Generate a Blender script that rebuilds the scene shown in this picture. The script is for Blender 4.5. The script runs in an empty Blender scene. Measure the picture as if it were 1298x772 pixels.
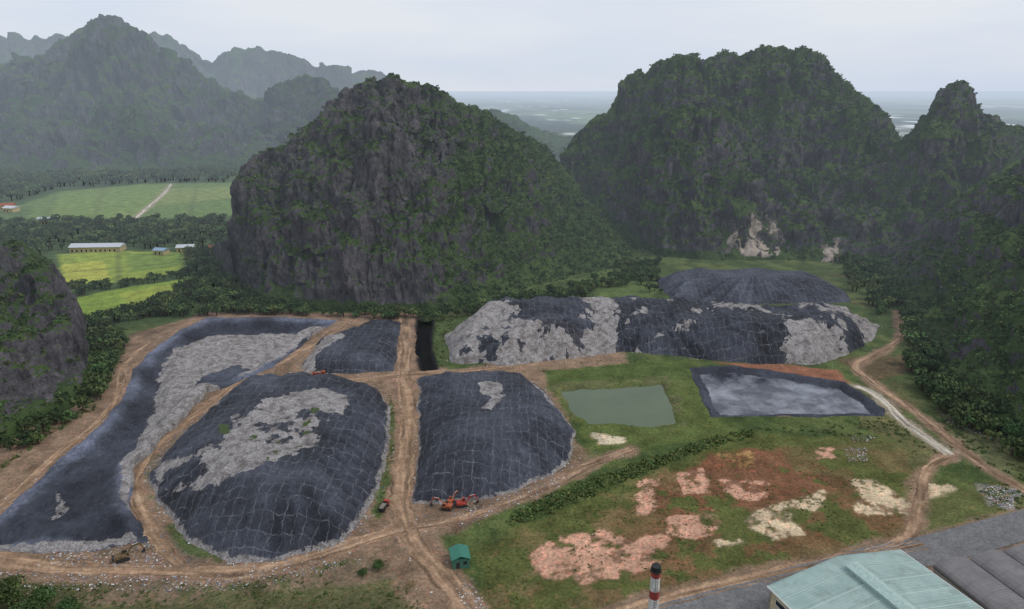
import bpy, math, numpy as np
from mathutils import Vector, Matrix
rng=np.random.default_rng(7)
scene=bpy.context.scene
PITCH=math.radians(17.3); CP,SP=math.cos(PITCH),math.sin(PITCH); CH=120.0; F=877.0
# ---------- survey: photo pixel -> point of the site plan (world metres) ----------
def g(px,py,z=0.0):
    u=(px-649)/F; v=(386-py)/F
    t=(CH-z)/(SP-v*CP); return (u*t, t*(CP+v*SP))
def atY(px,py,Y):
    u=(px-649)/F; v=(386-py)/F
    t=Y/(CP+v*SP); return (u*t,Y,CH+t*(v*CP-SP))
def G(pts,z=0.0): return [g(a,b,z) for a,b in pts]
# ---------- noise ----------
perm=rng.permutation(256); perm=np.concatenate([perm,perm]); vals=rng.random(256)*2-1
def vn(x,y,z):
    xi=np.floor(x).astype(np.int64); yi=np.floor(y).astype(np.int64); zi=np.floor(z).astype(np.int64)
    fx=x-xi; fy=y-yi; fz=z-zi
    fx=fx*fx*(3-2*fx); fy=fy*fy*(3-2*fy); fz=fz*fz*(3-2*fz)
    def h(a,b,c): return vals[perm[(perm[(perm[a&255]+b)&255]+c)&255]]
    x00=h(xi,yi,zi)*(1-fx)+h(xi+1,yi,zi)*fx; x10=h(xi,yi+1,zi)*(1-fx)+h(xi+1,yi+1,zi)*fx
    x01=h(xi,yi,zi+1)*(1-fx)+h(xi+1,yi,zi+1)*fx; x11=h(xi,yi+1,zi+1)*(1-fx)+h(xi+1,yi+1,zi+1)*fx
    return (x00*(1-fy)+x10*fy)*(1-fz)+(x01*(1-fy)+x11*fy)*fz
def fbm(x,y,z=None,s=10.0,o=4,gain=.5,seed=0.0):
    if z is None: z=np.zeros_like(x)
    x=x/s+seed*17.3; y=y/s+seed*5.1; z=z/s+seed*9.7
    r=0; a=1; t=0
    for i in range(o):
        r=r+a*vn(x,y,z); t+=a; a*=gain; x,y=x*1.62+y*1.2+3.1,y*1.62-x*1.2+7.7; z=z*2.03+1.3
    return r/t*1.5
def ridged(x,y,z=None,s=10.,o=4,seed=0.):
    if z is None: z=np.zeros_like(x)
    x=x/s+seed*13.3; y=y/s+seed*3.1; z=z/s+seed*7.7
    r=0;a=1;t=0
    for i in range(o):
        r=r+a*(1-np.abs(vn(x,y,z))*2); t+=a; a*=.5; x,y=x*1.62+y*1.2+3.1,y*1.62-x*1.2+7.7; z=z*2.03+1.3
    return r/t
def sm(e0,e1,x):
    t=np.clip((x-e0)/(e1-e0),0,1); return t*t*(3-2*t)
def segd(x,y,a,b):
    dx,dy=b[0]-a[0],b[1]-a[1]; L=dx*dx+dy*dy+1e-9
    t=np.clip(((x-a[0])*dx+(y-a[1])*dy)/L,0,1)
    return (x-a[0]-t*dx)**2+(y-a[1]-t*dy)**2
def sdist(x,y,poly,m=8.0):
    p=np.array(poly); out=np.full(x.shape,-1e3)
    k=(x>p[:,0].min()-m)&(x<p[:,0].max()+m)&(y>p[:,1].min()-m)&(y<p[:,1].max()+m)
    if not k.any(): return out
    xx=x[k];yy=y[k]; d=np.full(xx.shape,1e12); ins=np.zeros(xx.shape,bool)
    n=len(poly)
    for i in range(n):
        a=poly[i];b=poly[(i+1)%n]
        d=np.minimum(d,segd(xx,yy,a,b))
        if a[1]!=b[1]:
            c=((a[1]>yy)!=(b[1]>yy))&(xx<(b[0]-a[0])*(yy-a[1])/(b[1]-a[1])+a[0]); ins^=c
    out[k]=np.sqrt(d)*np.where(ins,1,-1); return out
def ldist(x,y,pts,m=20.):
    p=np.array(pts); out=np.full(x.shape,1e3)
    k=(x>p[:,0].min()-m)&(x<p[:,0].max()+m)&(y>p[:,1].min()-m)&(y<p[:,1].max()+m)
    if not k.any(): return out
    xx=x[k];yy=y[k]; d=np.full(xx.shape,1e12)
    for i in range(len(pts)-1): d=np.minimum(d,segd(xx,yy,pts[i],pts[i+1]))
    out[k]=np.sqrt(d); return out
def catmull(pts,n=8):
    P=[np.array(p,float) for p in pts]; P=[2*P[0]-P[1]]+P+[2*P[-1]-P[-2]]; o=[]
    for i in range(1,len(P)-2):
        for k in range(n):
            t=k/n; a,b,c,d=P[i-1],P[i],P[i+1],P[i+2]
            o.append(tuple(.5*((2*b)+(c-a)*t+(2*a-5*b+4*c-d)*t*t+(-a+3*b-3*c+d)*t**3)))
    o.append(tuple(P[-2])); return o
# ---------- mesh helper ----------
def mesh(name,V,Fc,mats,col=None,smooth=True,midx=None,parent=None):
    V=np.asarray(V,np.float32); Fc=np.asarray(Fc,np.int32); k=Fc.shape[1]
    me=bpy.data.meshes.new(name); me.vertices.add(len(V)); me.vertices.foreach_set('co',V.ravel())
    me.loops.add(Fc.size); me.loops.foreach_set('vertex_index',Fc.ravel())
    me.polygons.add(len(Fc)); me.polygons.foreach_set('loop_start',np.arange(0,Fc.size,k,dtype=np.int32))
    me.polygons.foreach_set('use_smooth',np.full(len(Fc),smooth))
    for m in (mats if isinstance(mats,list) else [mats]): me.materials.append(m)
    if midx is not None: me.polygons.foreach_set('material_index',np.asarray(midx,np.int32))
    if col is not None:
        col=np.asarray(col,np.float32)
        if col.shape[1]==3: col=np.hstack([col,np.ones((len(col),1),np.float32)])
        a=me.color_attributes.new('Col','FLOAT_COLOR','POINT'); a.data.foreach_set('color',col.ravel())
    me.update(calc_edges=True); me.validate()
    ob=bpy.data.objects.new(name,me); scene.collection.objects.link(ob)
    if parent: ob.parent=parent
    return ob
def gridfaces(nr,nc,keep=None):
    i=np.arange(nr*nc).reshape(nr,nc)
    f=np.stack([i[:-1,:-1],i[:-1,1:],i[1:,1:],i[1:,:-1]],-1).reshape(-1,4)
    if keep is not None:
        k=keep.reshape(nr,nc); kk=(k[:-1,:-1]|k[:-1,1:]|k[1:,1:]|k[1:,:-1]).ravel(); f=f[kk]
    return f
def compact(V,f,*arrs):
    u=np.unique(f); m=np.full(len(V),-1); m[u]=np.arange(len(u)); return (V[u],m[f])+tuple(a[u] for a in arrs)
# ---------- materials ----------
class M:
    def __init__(s,name,rough=.9,spec=.2):
        s.m=bpy.data.materials.new(name); s.m.use_nodes=True; s.nt=s.m.node_tree; s.b=s.nt.nodes['Principled BSDF']
        s.b.inputs['Roughness'].default_value=rough; s.b.inputs['Specular IOR Level'].default_value=spec
        s.pos=s.n('ShaderNodeNewGeometry').outputs['Position']
    def n(s,t,**k):
        x=s.nt.nodes.new(t)
        for a,b in k.items(): setattr(x,a,b)
        return x
    def set(s,inp,v):
        if isinstance(v,bpy.types.NodeSocket): s.nt.links.new(v,inp)
        else: inp.default_value=v
    def math(s,op,a,b=0.,c=0.):
        x=s.n('ShaderNodeMath',operation=op)
        s.set(x.inputs[0],a); s.set(x.inputs[1],b); s.set(x.inputs[2],c); return x.outputs[0]
    def vscale(s,v,xyz):
        x=s.n('ShaderNodeVectorMath',operation='MULTIPLY'); s.set(x.inputs[0],v); x.inputs[1].default_value=xyz; return x.outputs[0]
    def noise(s,scale,det=4,rough=.6,vec=None,color=False,dist=0.):
        x=s.n('ShaderNodeTexNoise'); x.inputs['Scale'].default_value=scale; x.inputs['Detail'].default_value=det
        x.inputs['Roughness'].default_value=rough; x.inputs['Distortion'].default_value=dist
        s.set(x.inputs['Vector'],vec if vec is not None else s.pos); return x.outputs['Color' if color else 'Fac']
    def vor(s,scale,out='Distance',feature='F1',vec=None):
        x=s.n('ShaderNodeTexVoronoi',feature=feature); x.inputs['Scale'].default_value=scale
        s.set(x.inputs['Vector'],vec if vec is not None else s.pos); return x.outputs[out]
    def ramp(s,f,stops):
        x=s.n('ShaderNodeValToRGB'); s.set(x.inputs[0],f); e=x.color_ramp.elements
        while len(e)<len(stops): e.new(.5)
        for q,(p,c) in zip(e,stops):
            q.position=p; q.color=(c,c,c,1) if not hasattr(c,'__len__') else tuple(c)+(1,)
        return x.outputs[0]
    def mr(s,f,a,b,c,d):
        x=s.n('ShaderNodeMapRange'); s.set(x.inputs[0],f)
        for i,v in enumerate((a,b,c,d)): x.inputs[i+1].default_value=v
        return x.outputs[0]
    def mix(s,f,a,b,mode='MIX'):
        x=s.n('ShaderNodeMix',data_type='RGBA',blend_type=mode)
        s.set(x.inputs[0],f)
        for i,v in ((6,a),(7,b)):
            if isinstance(v,tuple) and len(v)==3: v=v+(1,)
            s.set(x.inputs[i],v)
        return x.outputs[2]
    def attr(s):
        x=s.n('ShaderNodeAttribute'); x.attribute_name='Col'; return x
    def sep(s,c):
        x=s.n('ShaderNodeSeparateColor'); s.set(x.inputs[0],c); return x.outputs
    def bump(s,h,strength=.5,dist=1.):
        x=s.n('ShaderNodeBump'); x.inputs['Strength'].default_value=strength; x.inputs['Distance'].default_value=dist
        s.set(x.inputs['Height'],h); s.set(s.b.inputs['Normal'],x.outputs[0])
    def col(s,c):
        if isinstance(c,tuple) and len(c)==3: c=c+(1,)
        s.set(s.b.inputs['Base Color'],c)
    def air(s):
        # haze painted as pale emission in the material, stronger away from world origin
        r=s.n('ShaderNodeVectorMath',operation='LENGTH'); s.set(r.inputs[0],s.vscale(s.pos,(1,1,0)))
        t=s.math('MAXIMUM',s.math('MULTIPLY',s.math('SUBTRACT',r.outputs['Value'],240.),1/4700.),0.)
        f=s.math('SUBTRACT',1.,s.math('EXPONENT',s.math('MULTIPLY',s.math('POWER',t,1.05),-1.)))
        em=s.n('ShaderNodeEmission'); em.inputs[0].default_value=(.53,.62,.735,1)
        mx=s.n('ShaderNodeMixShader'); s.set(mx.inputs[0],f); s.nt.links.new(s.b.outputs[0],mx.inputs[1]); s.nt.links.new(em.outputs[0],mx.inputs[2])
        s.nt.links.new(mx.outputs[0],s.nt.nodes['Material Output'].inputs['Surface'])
def simple(name,c,rough=.7,var=.25,scale=1.5,spec=.3,metal=0.):
    k=M(name,rough,spec); f=k.mr(k.noise(scale),.3,.7,1-var,1+var)
    x=k.n('ShaderNodeVectorMath',operation='SCALE'); x.inputs[0].default_value=c; k.set(x.inputs['Scale'],f)
    k.set(k.b.inputs['Base Color'],x.outputs[0]); k.b.inputs['Metallic'].default_value=metal; return k.m
# terrain
k=M('ground_soil_and_grass',.95,.1); a=k.attr()
nf=k.noise(1.1,5,.75)
f=k.math('MULTIPLY',k.mr(k.noise(.12,4,.65),.3,.7,.66,1.34),k.mr(nf,.3,.7,.5,1.5))
c=k.mix(1.,a.outputs['Color'],f,'MULTIPLY')
c=k.mix(k.ramp(k.noise(.5,5,.75),[(.52,0.),(.68,.65)]),c,k.mix(1.,c,(2.,1.3,1.3),'MULTIPLY'))
cell=k.n('ShaderNodeTexVoronoi'); cell.distance='CHEBYCHEV'; cell.inputs['Scale'].default_value=.0016; k.set(cell.inputs['Vector'],k.vscale(k.pos,(1,.35,0)))
far=k.ramp(k.sep(cell.outputs['Color'])[0],[(0,(.04,.08,.03)),(.35,(.10,.17,.06)),(.6,(.2,.24,.1)),(.8,(.03,.05,.025)),(1,(.4,.38,.3))])
tw=k.ramp(k.noise(.0012,5,.75,vec=k.vscale(k.pos,(1,.5,0))),[(.44,0.),(.54,1.)])
far=k.mix(tw,far,(.015,.03,.015))
sp=k.ramp(k.vor(.008,vec=k.vscale(k.pos,(1,.4,0))),[(.15,1.),(.3,0.)])
far=k.mix(k.math('MULTIPLY',sp,k.ramp(k.noise(.0009),[(.48,0.),(.54,1.)])),far,(.9,.9,.9))
c=k.mix(k.math('SUBTRACT',1.,a.outputs['Alpha']),c,far)
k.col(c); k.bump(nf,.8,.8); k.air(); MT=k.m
def roadmat(name,c1,c2,gr=True):
    k=M(name,.95,.1); c=k.mix(k.ramp(k.noise(.22,5,.7),[(.38,0.),(.62,1.)]),c1,c2)
    nf=k.noise(1.3,5,.75); c=k.mix(1.,c,k.ramp(nf,[(.3,.6),(.7,1.3)]),'MULTIPLY')
    if gr: c=k.mix(k.ramp(k.noise(.16,5,.7),[(.6,0.),(.72,.5)]),c,(.46,.36,.27))
    a=k.attr(); c=k.mix(1.,c,a.outputs['Color'],'MULTIPLY')
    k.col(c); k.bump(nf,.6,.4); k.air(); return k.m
MR=roadmat('dirt_road_soil',(.37,.245,.155),(.235,.15,.095))
MRP=roadmat('pale_gravel',(.55,.5,.41),(.42,.36,.28))
MAS=roadmat('asphalt',(.20,.195,.195),(.15,.148,.15),False)
def tarpmat(name,tarp=(.047,.052,.068),ropes=True):
    k=M(name,.62,.3); a=k.attr(); s=k.sep(a.outputs['Color'])
    wn=k.noise(.2,3,.6,color=True)
    add=k.n('ShaderNodeVectorMath',operation='MULTIPLY_ADD'); k.set(add.inputs[0],wn); add.inputs[1].default_value=(3.6,3.6,0); k.set(add.inputs[2],k.pos)
    sx=k.n('ShaderNodeSeparateXYZ'); k.set(sx.inputs[0],add.outputs[0])
    base=k.mix(k.ramp(k.noise(.09,5,.7),[(.35,0.),(.65,1.)]),tarp,tuple(v*2. for v in tarp))
    wr=k.noise(.5,6,.8,vec=k.vscale(k.pos,(1,.5,1)),dist=2.)
    base=k.mix(k.ramp(wr,[(.34,.8),(.5,.0)]),base,(.013,.014,.02))
    n1_=k.noise(1.,5,.85)
    base=k.mix(k.ramp(n1_,[(.57,0.),(.68,.75)]),base,(.24,.245,.26))
    base=k.mix(1.,base,a.outputs['Alpha'],'MULTIPLY')
    if ropes:
        l1=k.math('ABSOLUTE',k.math('SUBTRACT',k.math('FRACT',k.math('MULTIPLY',sx.outputs[0],1/3.)),.5))
        l2=k.math('ABSOLUTE',k.math('SUBTRACT',k.math('FRACT',k.math('MULTIPLY',sx.outputs[1],1/4.5)),.5))
        l=k.math('MAXIMUM',k.ramp(l1,[(.0,1.),(.055,0.)]),k.ramp(l2,[(.0,1.),(.045,0.)]))
        l=k.math('MULTIPLY',l,k.ramp(k.noise(.35,3,.6),[(.38,.15),(.6,.85)]))
        base=k.mix(l,base,(.27,.28,.31))
    v=k.vor(3.,'Color'); vs=k.sep(v)
    wst=k.ramp(vs[0],[(0,(.2,.18,.17)),(.3,(.38,.35,.34)),(.6,(.50,.47,.46)),(.85,(.66,.64,.64)),(1,(.36,.26,.2))])
    wst=k.mix(.3,wst,(.48,.45,.44))
    wst=k.mix(k.ramp(k.noise(.3,6,.8),[(.38,.9),(.55,0.)]),wst,(.16,.14,.125))
    wst=k.mix(k.ramp(n1_,[(.6,0.),(.68,.8)]),wst,(.08,.08,.09))
    m=k.ramp(k.math('ADD',s[0],k.math('MULTIPLY',k.math('SUBTRACT',k.noise(.45,6,.78),.5),1.9)),[(.45,0.),(.53,1.)])
    c=k.mix(m,base,wst)
    gm=k.ramp(k.math('ADD',s[1],k.math('MULTIPLY',k.math('SUBTRACT',k.noise(.8,4,.75),.5),1.6)),[(.5,0.),(.6,1.)])
    c=k.mix(gm,c,(.08,.12,.035))
    dm=k.ramp(k.math('ADD',s[2],k.math('MULTIPLY',k.math('SUBTRACT',n1_,.5),.8)),[(.42,0.),(.6,1.)])
    c=k.mix(dm,c,(.28,.2,.14))
    k.col(c); k.set(k.b.inputs['Roughness'],k.mr(m,0,1,.55,.95))
    h=k.math('ADD',k.math('MULTIPLY',wr,1.6),k.math('MULTIPLY',n1_,.7))
    k.bump(h,1.,.9); return k.m
MTP=tarpmat('tarpaulin_and_waste'); MLN=tarpmat('geomembrane_and_waste',(.045,.05,.067),False)
def hillmat(name,rock1,rock2,g1,g2,sc=1.):
    k=M(name,.95,.1); a=k.attr(); s=k.sep(a.outputs['Color'])
    st=k.noise(.11*sc,6,.75,vec=k.vscale(k.pos,(1,1,.3)),dist=.8)
    r=k.mix(k.ramp(st,[(.34,0.),(.64,1.)]),rock1,rock2)
    cr=k.noise(.3*sc,5,.8,vec=k.vscale(k.pos,(1,1,.25)),dist=1.5)
    r=k.mix(k.ramp(cr,[(.36,.8),(.46,0.)]),r,tuple(v*.3 for v in rock1))
    r=k.mix(k.ramp(cr,[(.58,0.),(.7,.7)]),r,(rock2[0]*2,rock2[1]*2,rock2[2]*2))
    pm=k.math('MULTIPLY',s[1],k.ramp(st,[(.40,.0),(.5,1.)])); r=k.mix(pm,r,(.62,.51,.42))
    gn=k.noise(.2*sc,6,.78)
    gr=k.mix(k.ramp(gn,[(.36,0.),(.64,1.)]),g1,g2)
    gr=k.mix(k.ramp(k.noise(.03*sc,3,.6),[(.42,0.),(.62,.6)]),gr,(g2[0]*1.3,g2[1]*1.2,g2[2]*1.1))
    m=k.ramp(k.math('ADD',s[0],k.math('MULTIPLY',k.math('SUBTRACT',k.noise(.14*sc,6,.8,vec=k.vscale(k.pos,(1,1,.6))),.5),2.1)),[(.44,0.),(.56,1.)])
    k.col(k.mix(m,r,gr))
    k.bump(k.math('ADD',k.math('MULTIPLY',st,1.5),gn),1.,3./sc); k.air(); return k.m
MH=hillmat('karst_rock_and_scrub',(.06,.057,.062),(.165,.152,.158),(.032,.058,.022),(.085,.135,.045))
MHF=hillmat('distant_karst_rock',(.05,.055,.06),(.14,.14,.145),(.025,.055,.028),(.075,.125,.052),.35)
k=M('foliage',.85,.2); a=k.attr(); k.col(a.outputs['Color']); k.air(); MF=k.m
MTK=simple('bark',(.09,.065,.045))
# ---------- layout ----------
cellA=G([(262,404),(350,403),(428,407),(400,425),(345,468),(300,487),(262,500),(215,550),(172,598),(163,640),(185,690),(120,703),(40,703),(-60,705),(-120,700),(-60,690),(0,655),(60,600),(112,553),(158,508),(168,470),(190,448),(230,420)])
mB=G([(330,487),(400,482),(470,490),(492,512),(494,560),(482,620),(458,662),(430,688),(360,708),(290,714),(240,684),(205,642),(188,602),(212,570),(260,527),(290,500)])
mC=G([(530,482),(600,478),(665,478),(692,496),(728,548),(724,582),(700,600),(640,627),(560,639),(524,637),(530,560)])
mD=G([(383,462),(405,434),(470,410),(508,410),(505,440),(497,470),(440,474),(385,473)])
mE=G([(563,425),(600,405),(640,397),(700,393),(760,396),(860,398),(960,400),(1060,402),(1112,412),(1105,432),(1040,462),(960,460),(860,452),(790,446),(720,455),(640,464),(570,460)])
mF=G([(830,356),(870,350),(950,350),(1030,356),(1072,370),(1080,384),(960,386),(850,380)])
pond=G([(708,492),(740,488),(770,489),(840,484),(852,508),(860,536),(830,541),(785,538),(745,538),(724,524),(714,514)])
pit=G([(874,468),(930,464),(1000,474),(1070,486),(1122,519),(1120,529),(1010,528),(900,530)])
chan=G([(528,404),(550,403),(547,440),(556,470),(532,471),(524,440)])
roads=[([(513,396),(512,440),(512,475),(516,520),(514,580),(508,640),(525,685),(560,730),(605,785)],7.2,MR),
([(345,486),(395,484),(450,482),(512,476),(600,471),(680,460),(740,444),(790,441)],5.5,MR),
([(-90,690),(0,710),(90,720),(200,724),(300,724),(380,710),(440,692),(512,670)],6.5,MR),
([(292,494),(245,527),(200,565),(174,602),(175,640),(200,685),(228,717)],4.5,MR),
([(515,668),(580,658),(640,638),(700,615),(750,588),(800,570)],4.,MR),
([(-90,700),(0,642),(60,588),(130,530),(152,492),(158,462),(192,434),(240,408),(262,399)],3.8,MR),
([(450,405),(405,432),(350,464),(305,488)],4.5,MR),
([(1142,395),(1142,425),(1120,445),(1085,462),(1105,485),(1150,515),(1195,550),(1240,585),(1300,622),(1380,660)],3.6,MR),
([(1085,490),(1110,500),(1150,538),(1205,577)],4.4,MRP),
([(1205,577),(1175,595),(1165,640),(1150,680),(1100,702)],3.4,MR),
([(770,785),(860,757),(960,733),(1070,710),(1170,690)],5.5,MR),
([(217,233),(208,245),(185,265),(168,280)],4,MRP),
([(780,800),(900,770),(1000,742),(1110,712),(1200,692),(1310,662),(1440,632)],11,MAS)]
roads=[(catmull([g(*q) for q in p]),w,m) for p,w,m in roads]
apron=[g(975,752),g(1110,718),g(1300,672),(260,190),(260,60),(70,60)]
def height(x,y):
    z=.5*fbm(x,y,s=22,o=4)
    fl=np.zeros_like(x)
    for p,w,m in roads: fl=np.maximum(fl,1-sm(w*.5+.5,w*.5+5,ldist(x,y,p)))
    fl=np.maximum(fl,sm(-4,0,sdist(x,y,apron)))
    z=z*(1-fl)
    wp=1.3*fbm(x,y,s=7,o=3,seed=7)
    for p,dp,sl,w in ((pond,2.2,3.5,1.),(pit,3.,6,0.),(chan,2.2,2.5,.7)):
        d=sdist(x,y,p)+wp*w
        z=z-dp*sm(0,sl,d)+.5*sm(-5,-1,d)*(1-sm(-1,.5,d))
    z=z-8*sm(.6,3,sdist(x,y,cellA))+.6*sm(-6,-2,sdist(x,y,cellA))
    return z
def axis(segs):
    o=[segs[0][0]]
    for a,b,s0,s1 in segs:
        x=a
        while x<b-1e-6:
            t=(x-a)/(b-a); x+=s0*(s1/s0)**t; o.append(min(x,b))
    return np.array(o)
ax=axis([(-30000,-6000,6000,2500),(-6000,-1200,1200,90),(-1200,-450,60,4),(-450,-200,3,1),(-200,200,.8,.8),(200,450,1,3),(450,1200,4,60),(1200,6000,90,1200),(6000,30000,2500,6000)])
ay=axis([(-3000,100,600,20),(100,320,.7,.9),(320,600,1.,2.8),(600,1200,3,12),(1200,6000,14,500),(6000,40000,800,6000)])
XX,YY=np.meshgrid(ax,ay); x=XX.ravel();y=YY.ravel()
z=height(x,y)
n1=fbm(x,y,s=14,o=6,gain=.6,seed=1); n2=fbm(x,y,s=45,o=4,seed=2); n3=fbm(x,y,s=4,o=4,gain=.6,seed=5)
C=np.zeros((len(x),3))
def mixc(m,c):
    global C; C=C*(1-m[:,None])+np.array(c)*m[:,None]
C[:]=(.06,.09,.03); mixc(sm(-.1,.5,n1),(.105,.135,.045)); mixc(sm(.25,.7,n2)*.5,(.15,.11,.06))
def paint(px,c,soft=1.,warp=2.,amt=1.,brk=None,z0=0.,nn=None):
    d=sdist(x,y,G(px,z0),m=14)
    m=sm(-soft,soft,d+warp*n1+warp*.6*n3)*amt
    if brk is not None: m=m*sm(brk-.1,brk+.1,(n3*.6+n1) if nn is None else nn)
    mixc(m,c)
# valley fields
paint([(-200,225),(300,225),(330,400),(100,420),(-200,420)],(.06,.10,.035),6,6)
paint([(-100,268),(20,262),(75,243),(180,233),(304,231),(304,273),(150,280),(40,282),(-100,284)],(.125,.19,.06),3,3)
paint([(72,243),(180,234),(215,235),(172,276),(60,281)],(.155,.225,.065),2,1)
paint([(200,240),(300,236),(300,250),(190,262)],(.18,.23,.075),2,1)
paint([(-60,270),(40,262),(30,281),(-60,283)],(.09,.14,.05),2,2)
paint([(75,322),(150,318),(238,320),(228,345),(150,357),(80,362)],(.24,.31,.055),2,2)
paint([(80,335),(130,330),(140,352),(82,361)],(.36,.38,.07),2,2)
paint([(160,322),(238,320),(228,338),(165,345)],(.16,.24,.05),2,2)
paint([(92,378),(170,362),(252,352),(248,368),(190,388),(140,400),(98,405)],(.2,.29,.05),2,2)
paint([(150,372),(240,357),(236,366),(160,385)],(.28,.34,.06),1,1)
for a_,b_ in (((72,243),(60,281)),((130,238),(120,281)),((250,232),(240,276)),((0,272),(300,252)),((80,345),(230,332)),((150,318),(150,357)),((110,402),(250,362))):
    d=ldist(x,y,[g(*a_),g(*b_)]); mixc((1-sm(1.,2.6,d))*.5,(.09,.12,.05))
paint([(746,346),(800,342),(838,368),(830,377),(760,377)],(.10,.145,.045),2,3)
# site
paint([(165,425),(262,396),(525,396),(565,470),(700,452),(790,440),(800,470),(700,470),(745,590),(560,680),(620,790),(500,790),(470,705),(250,745),(-150,745),(-150,640),(140,480)],(.25,.175,.115),1.5,2.5)
paint([(165,425),(262,396),(525,396),(565,470),(745,590),(560,680),(620,790),(500,790),(470,705),(250,745),(-150,745),(-150,640),(140,480)],(.14,.10,.065),1,3,.65,.2)
paint([(230,480),(300,480),(240,560),(200,600),(190,660),(240,700),(300,722),(200,712),(160,640),(160,600)],(.17,.14,.10),1,3,.7,0.)
paint([(-150,735),(60,735),(250,745),(400,728),(470,708),(540,790),(-150,790)],(.11,.11,.05),1.5,3)
paint([(-150,735),(250,742),(470,706),(500,730),(250,765),(-150,765)],(.22,.16,.11),1,2,.8,0.)
paint([(520,735),(560,760),(600,790),(480,790)],(.13,.10,.05),1,2,.8,0.)
paint([(548,400),(580,400),(566,425),(563,466),(553,466),(548,440)],(.07,.10,.035),1,1)
paint([(492,500),(500,520),(500,600),(480,660),(470,650),(494,570)],(.085,.12,.04),.8,1.)
paint([(545,425),(520,410),(525,470),(500,470),(516,405)],(.2,.13,.085),1,1)
paint([(188,600),(205,642),(240,684),(290,716),(240,700),(195,650),(180,610)],(.08,.12,.04),.8,1.2,.9,0.)
# ponds surroundings
paint([(690,470),(780,462),(870,456),(905,530),(945,552),(830,565),(760,592),(738,560),(728,540),(694,492)],(.10,.13,.04),1.5,3)
paint([(690,470),(870,456),(880,480),(700,488)],(.085,.12,.035),1,2)
paint([(700,486),(846,478),(870,540),(850,550),(745,548),(705,512)],(.14,.135,.07),1,3,.6,.05)
paint([(695,500),(730,545),(760,590),(720,600),(700,560)],(.2,.15,.09),1,3,.7,.05)
paint([(750,547),(795,552),(795,561),(755,563)],(.6,.52,.36),.6,1.6)
paint([(905,459),(1000,462),(1060,470),(1075,486),(1000,474),(930,464)],(.26,.12,.07),1,2)
paint([(1060,455),(1150,450),(1160,470),(1110,485),(1085,468)],(.13,.08,.05),2,3,.7)
# red soil meadow
paint([(600,705),(700,648),(880,575),(940,548),(1120,555),(1185,582),(1165,640),(1150,690),(900,745),(780,790),(620,790)],(.10,.115,.036),1.5,2.5)
paint([(830,615),(880,585),(960,572),(1050,590),(1040,620),(960,640),(870,655),(820,650)],(.20,.085,.05),2,5,.9,-.2)
paint([(700,700),(790,640),(1000,565),(1160,575),(1160,690),(900,740),(760,770)],(.19,.10,.055),2,4,.75,.0)
paint([(600,720),(700,655),(860,590),(900,620),(700,720),(640,780),(600,780)],(.17,.135,.06),2,4,.7,.15)
paint([(1000,565),(1120,560),(1170,590),(1150,610),(1010,600)],(.13,.12,.05),2,3,.7,0.)
paint([(600,780),(680,720),(850,740),(1150,670),(1180,690),(900,760),(800,790)],(.16,.125,.06),2,3,.7,0.)
lace=n3*1.25+n1*.45
salm=(.55,.32,.215); tan=(.6,.48,.31)
for P,c,b in (([(678,702),(715,678),(760,674),(800,688),(840,683),(834,714),(770,738),(710,741),(676,722)],salm,-.02),
 ([(861,600),(890,592),(896,622),(868,627)],salm,.0),([(812,612),(832,610),(830,647),(810,648)],salm,.2),([(1038,566),(1058,566),(1058,580),(1040,582)],salm,-.1),
 ([(852,658),(905,645),(916,668),(878,684),(850,674)],salm,.0),([(915,612),(970,614),(970,630),(920,632)],salm,.12),
 ([(936,655),(1000,638),(1044,624),(1046,642),(1003,655),(1014,674),(980,684),(940,667)],tan,.02),
 ([(1080,610),(1110,604),(1125,618),(1155,633),(1150,652),(1086,648),(1095,630)],tan,.13),
 ([(906,685),(940,680),(944,691),(910,699)],tan,-.2),([(1178,616),(1204,616),(1206,632),(1182,630)],tan,-.1),
 ([(915,578),(952,576),(949,590),(918,592)],(.36,.22,.09),.05)):
    paint(P,tuple(v*.5 for v in c),1.2,3.,.65,b-.35,nn=lace); paint(P,c,.3,3.,1.,b,nn=lace)
paint([(1085,498),(1130,530),(1195,580),(1165,600),(1140,560),(1090,540)],(.13,.13,.055),1,2)
paint([(1190,520),(1270,550),(1300,580),(1300,630),(1200,570)],(.11,.12,.055),1.5,3)
paint([(1170,640),(1300,600),(1300,655),(1160,690)],(.11,.125,.045),1.5,3)
paint([(1240,615),(1290,618),(1285,645),(1255,640)],(.33,.3,.28),1,2,.9,.0)
paint([(780,780),(860,748),(1060,706),(1170,680),(1300,645),(1300,660),(1170,700),(900,775)],(.25,.165,.105),1,2.5,.85)
m=sm(-1,1,sdist(x,y,apron)); mixc(m,(.19,.185,.18))
m=sm(-1.5,.5,sdist(x,y,chan)); mixc(m,(.012,.012,.014))
for p,w,mm in roads:
    if mm is MAS: c=(.22,.16,.11)
    elif mm is MRP: c=(.3,.25,.18)
    else: c=(.265,.18,.12)
    d=ldist(x,y,p); mixc((1-sm(w*.5,w*.5+2.5,d+2.2*n1+1.2*n3))*.9,c)
far=sm(900,1400,np.hypot(x,y))
mesh('ground',np.stack([x,y,z],1),gridfaces(len(ay),len(ax)),MT,np.hstack([C,1-far[:,None]]))
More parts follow.
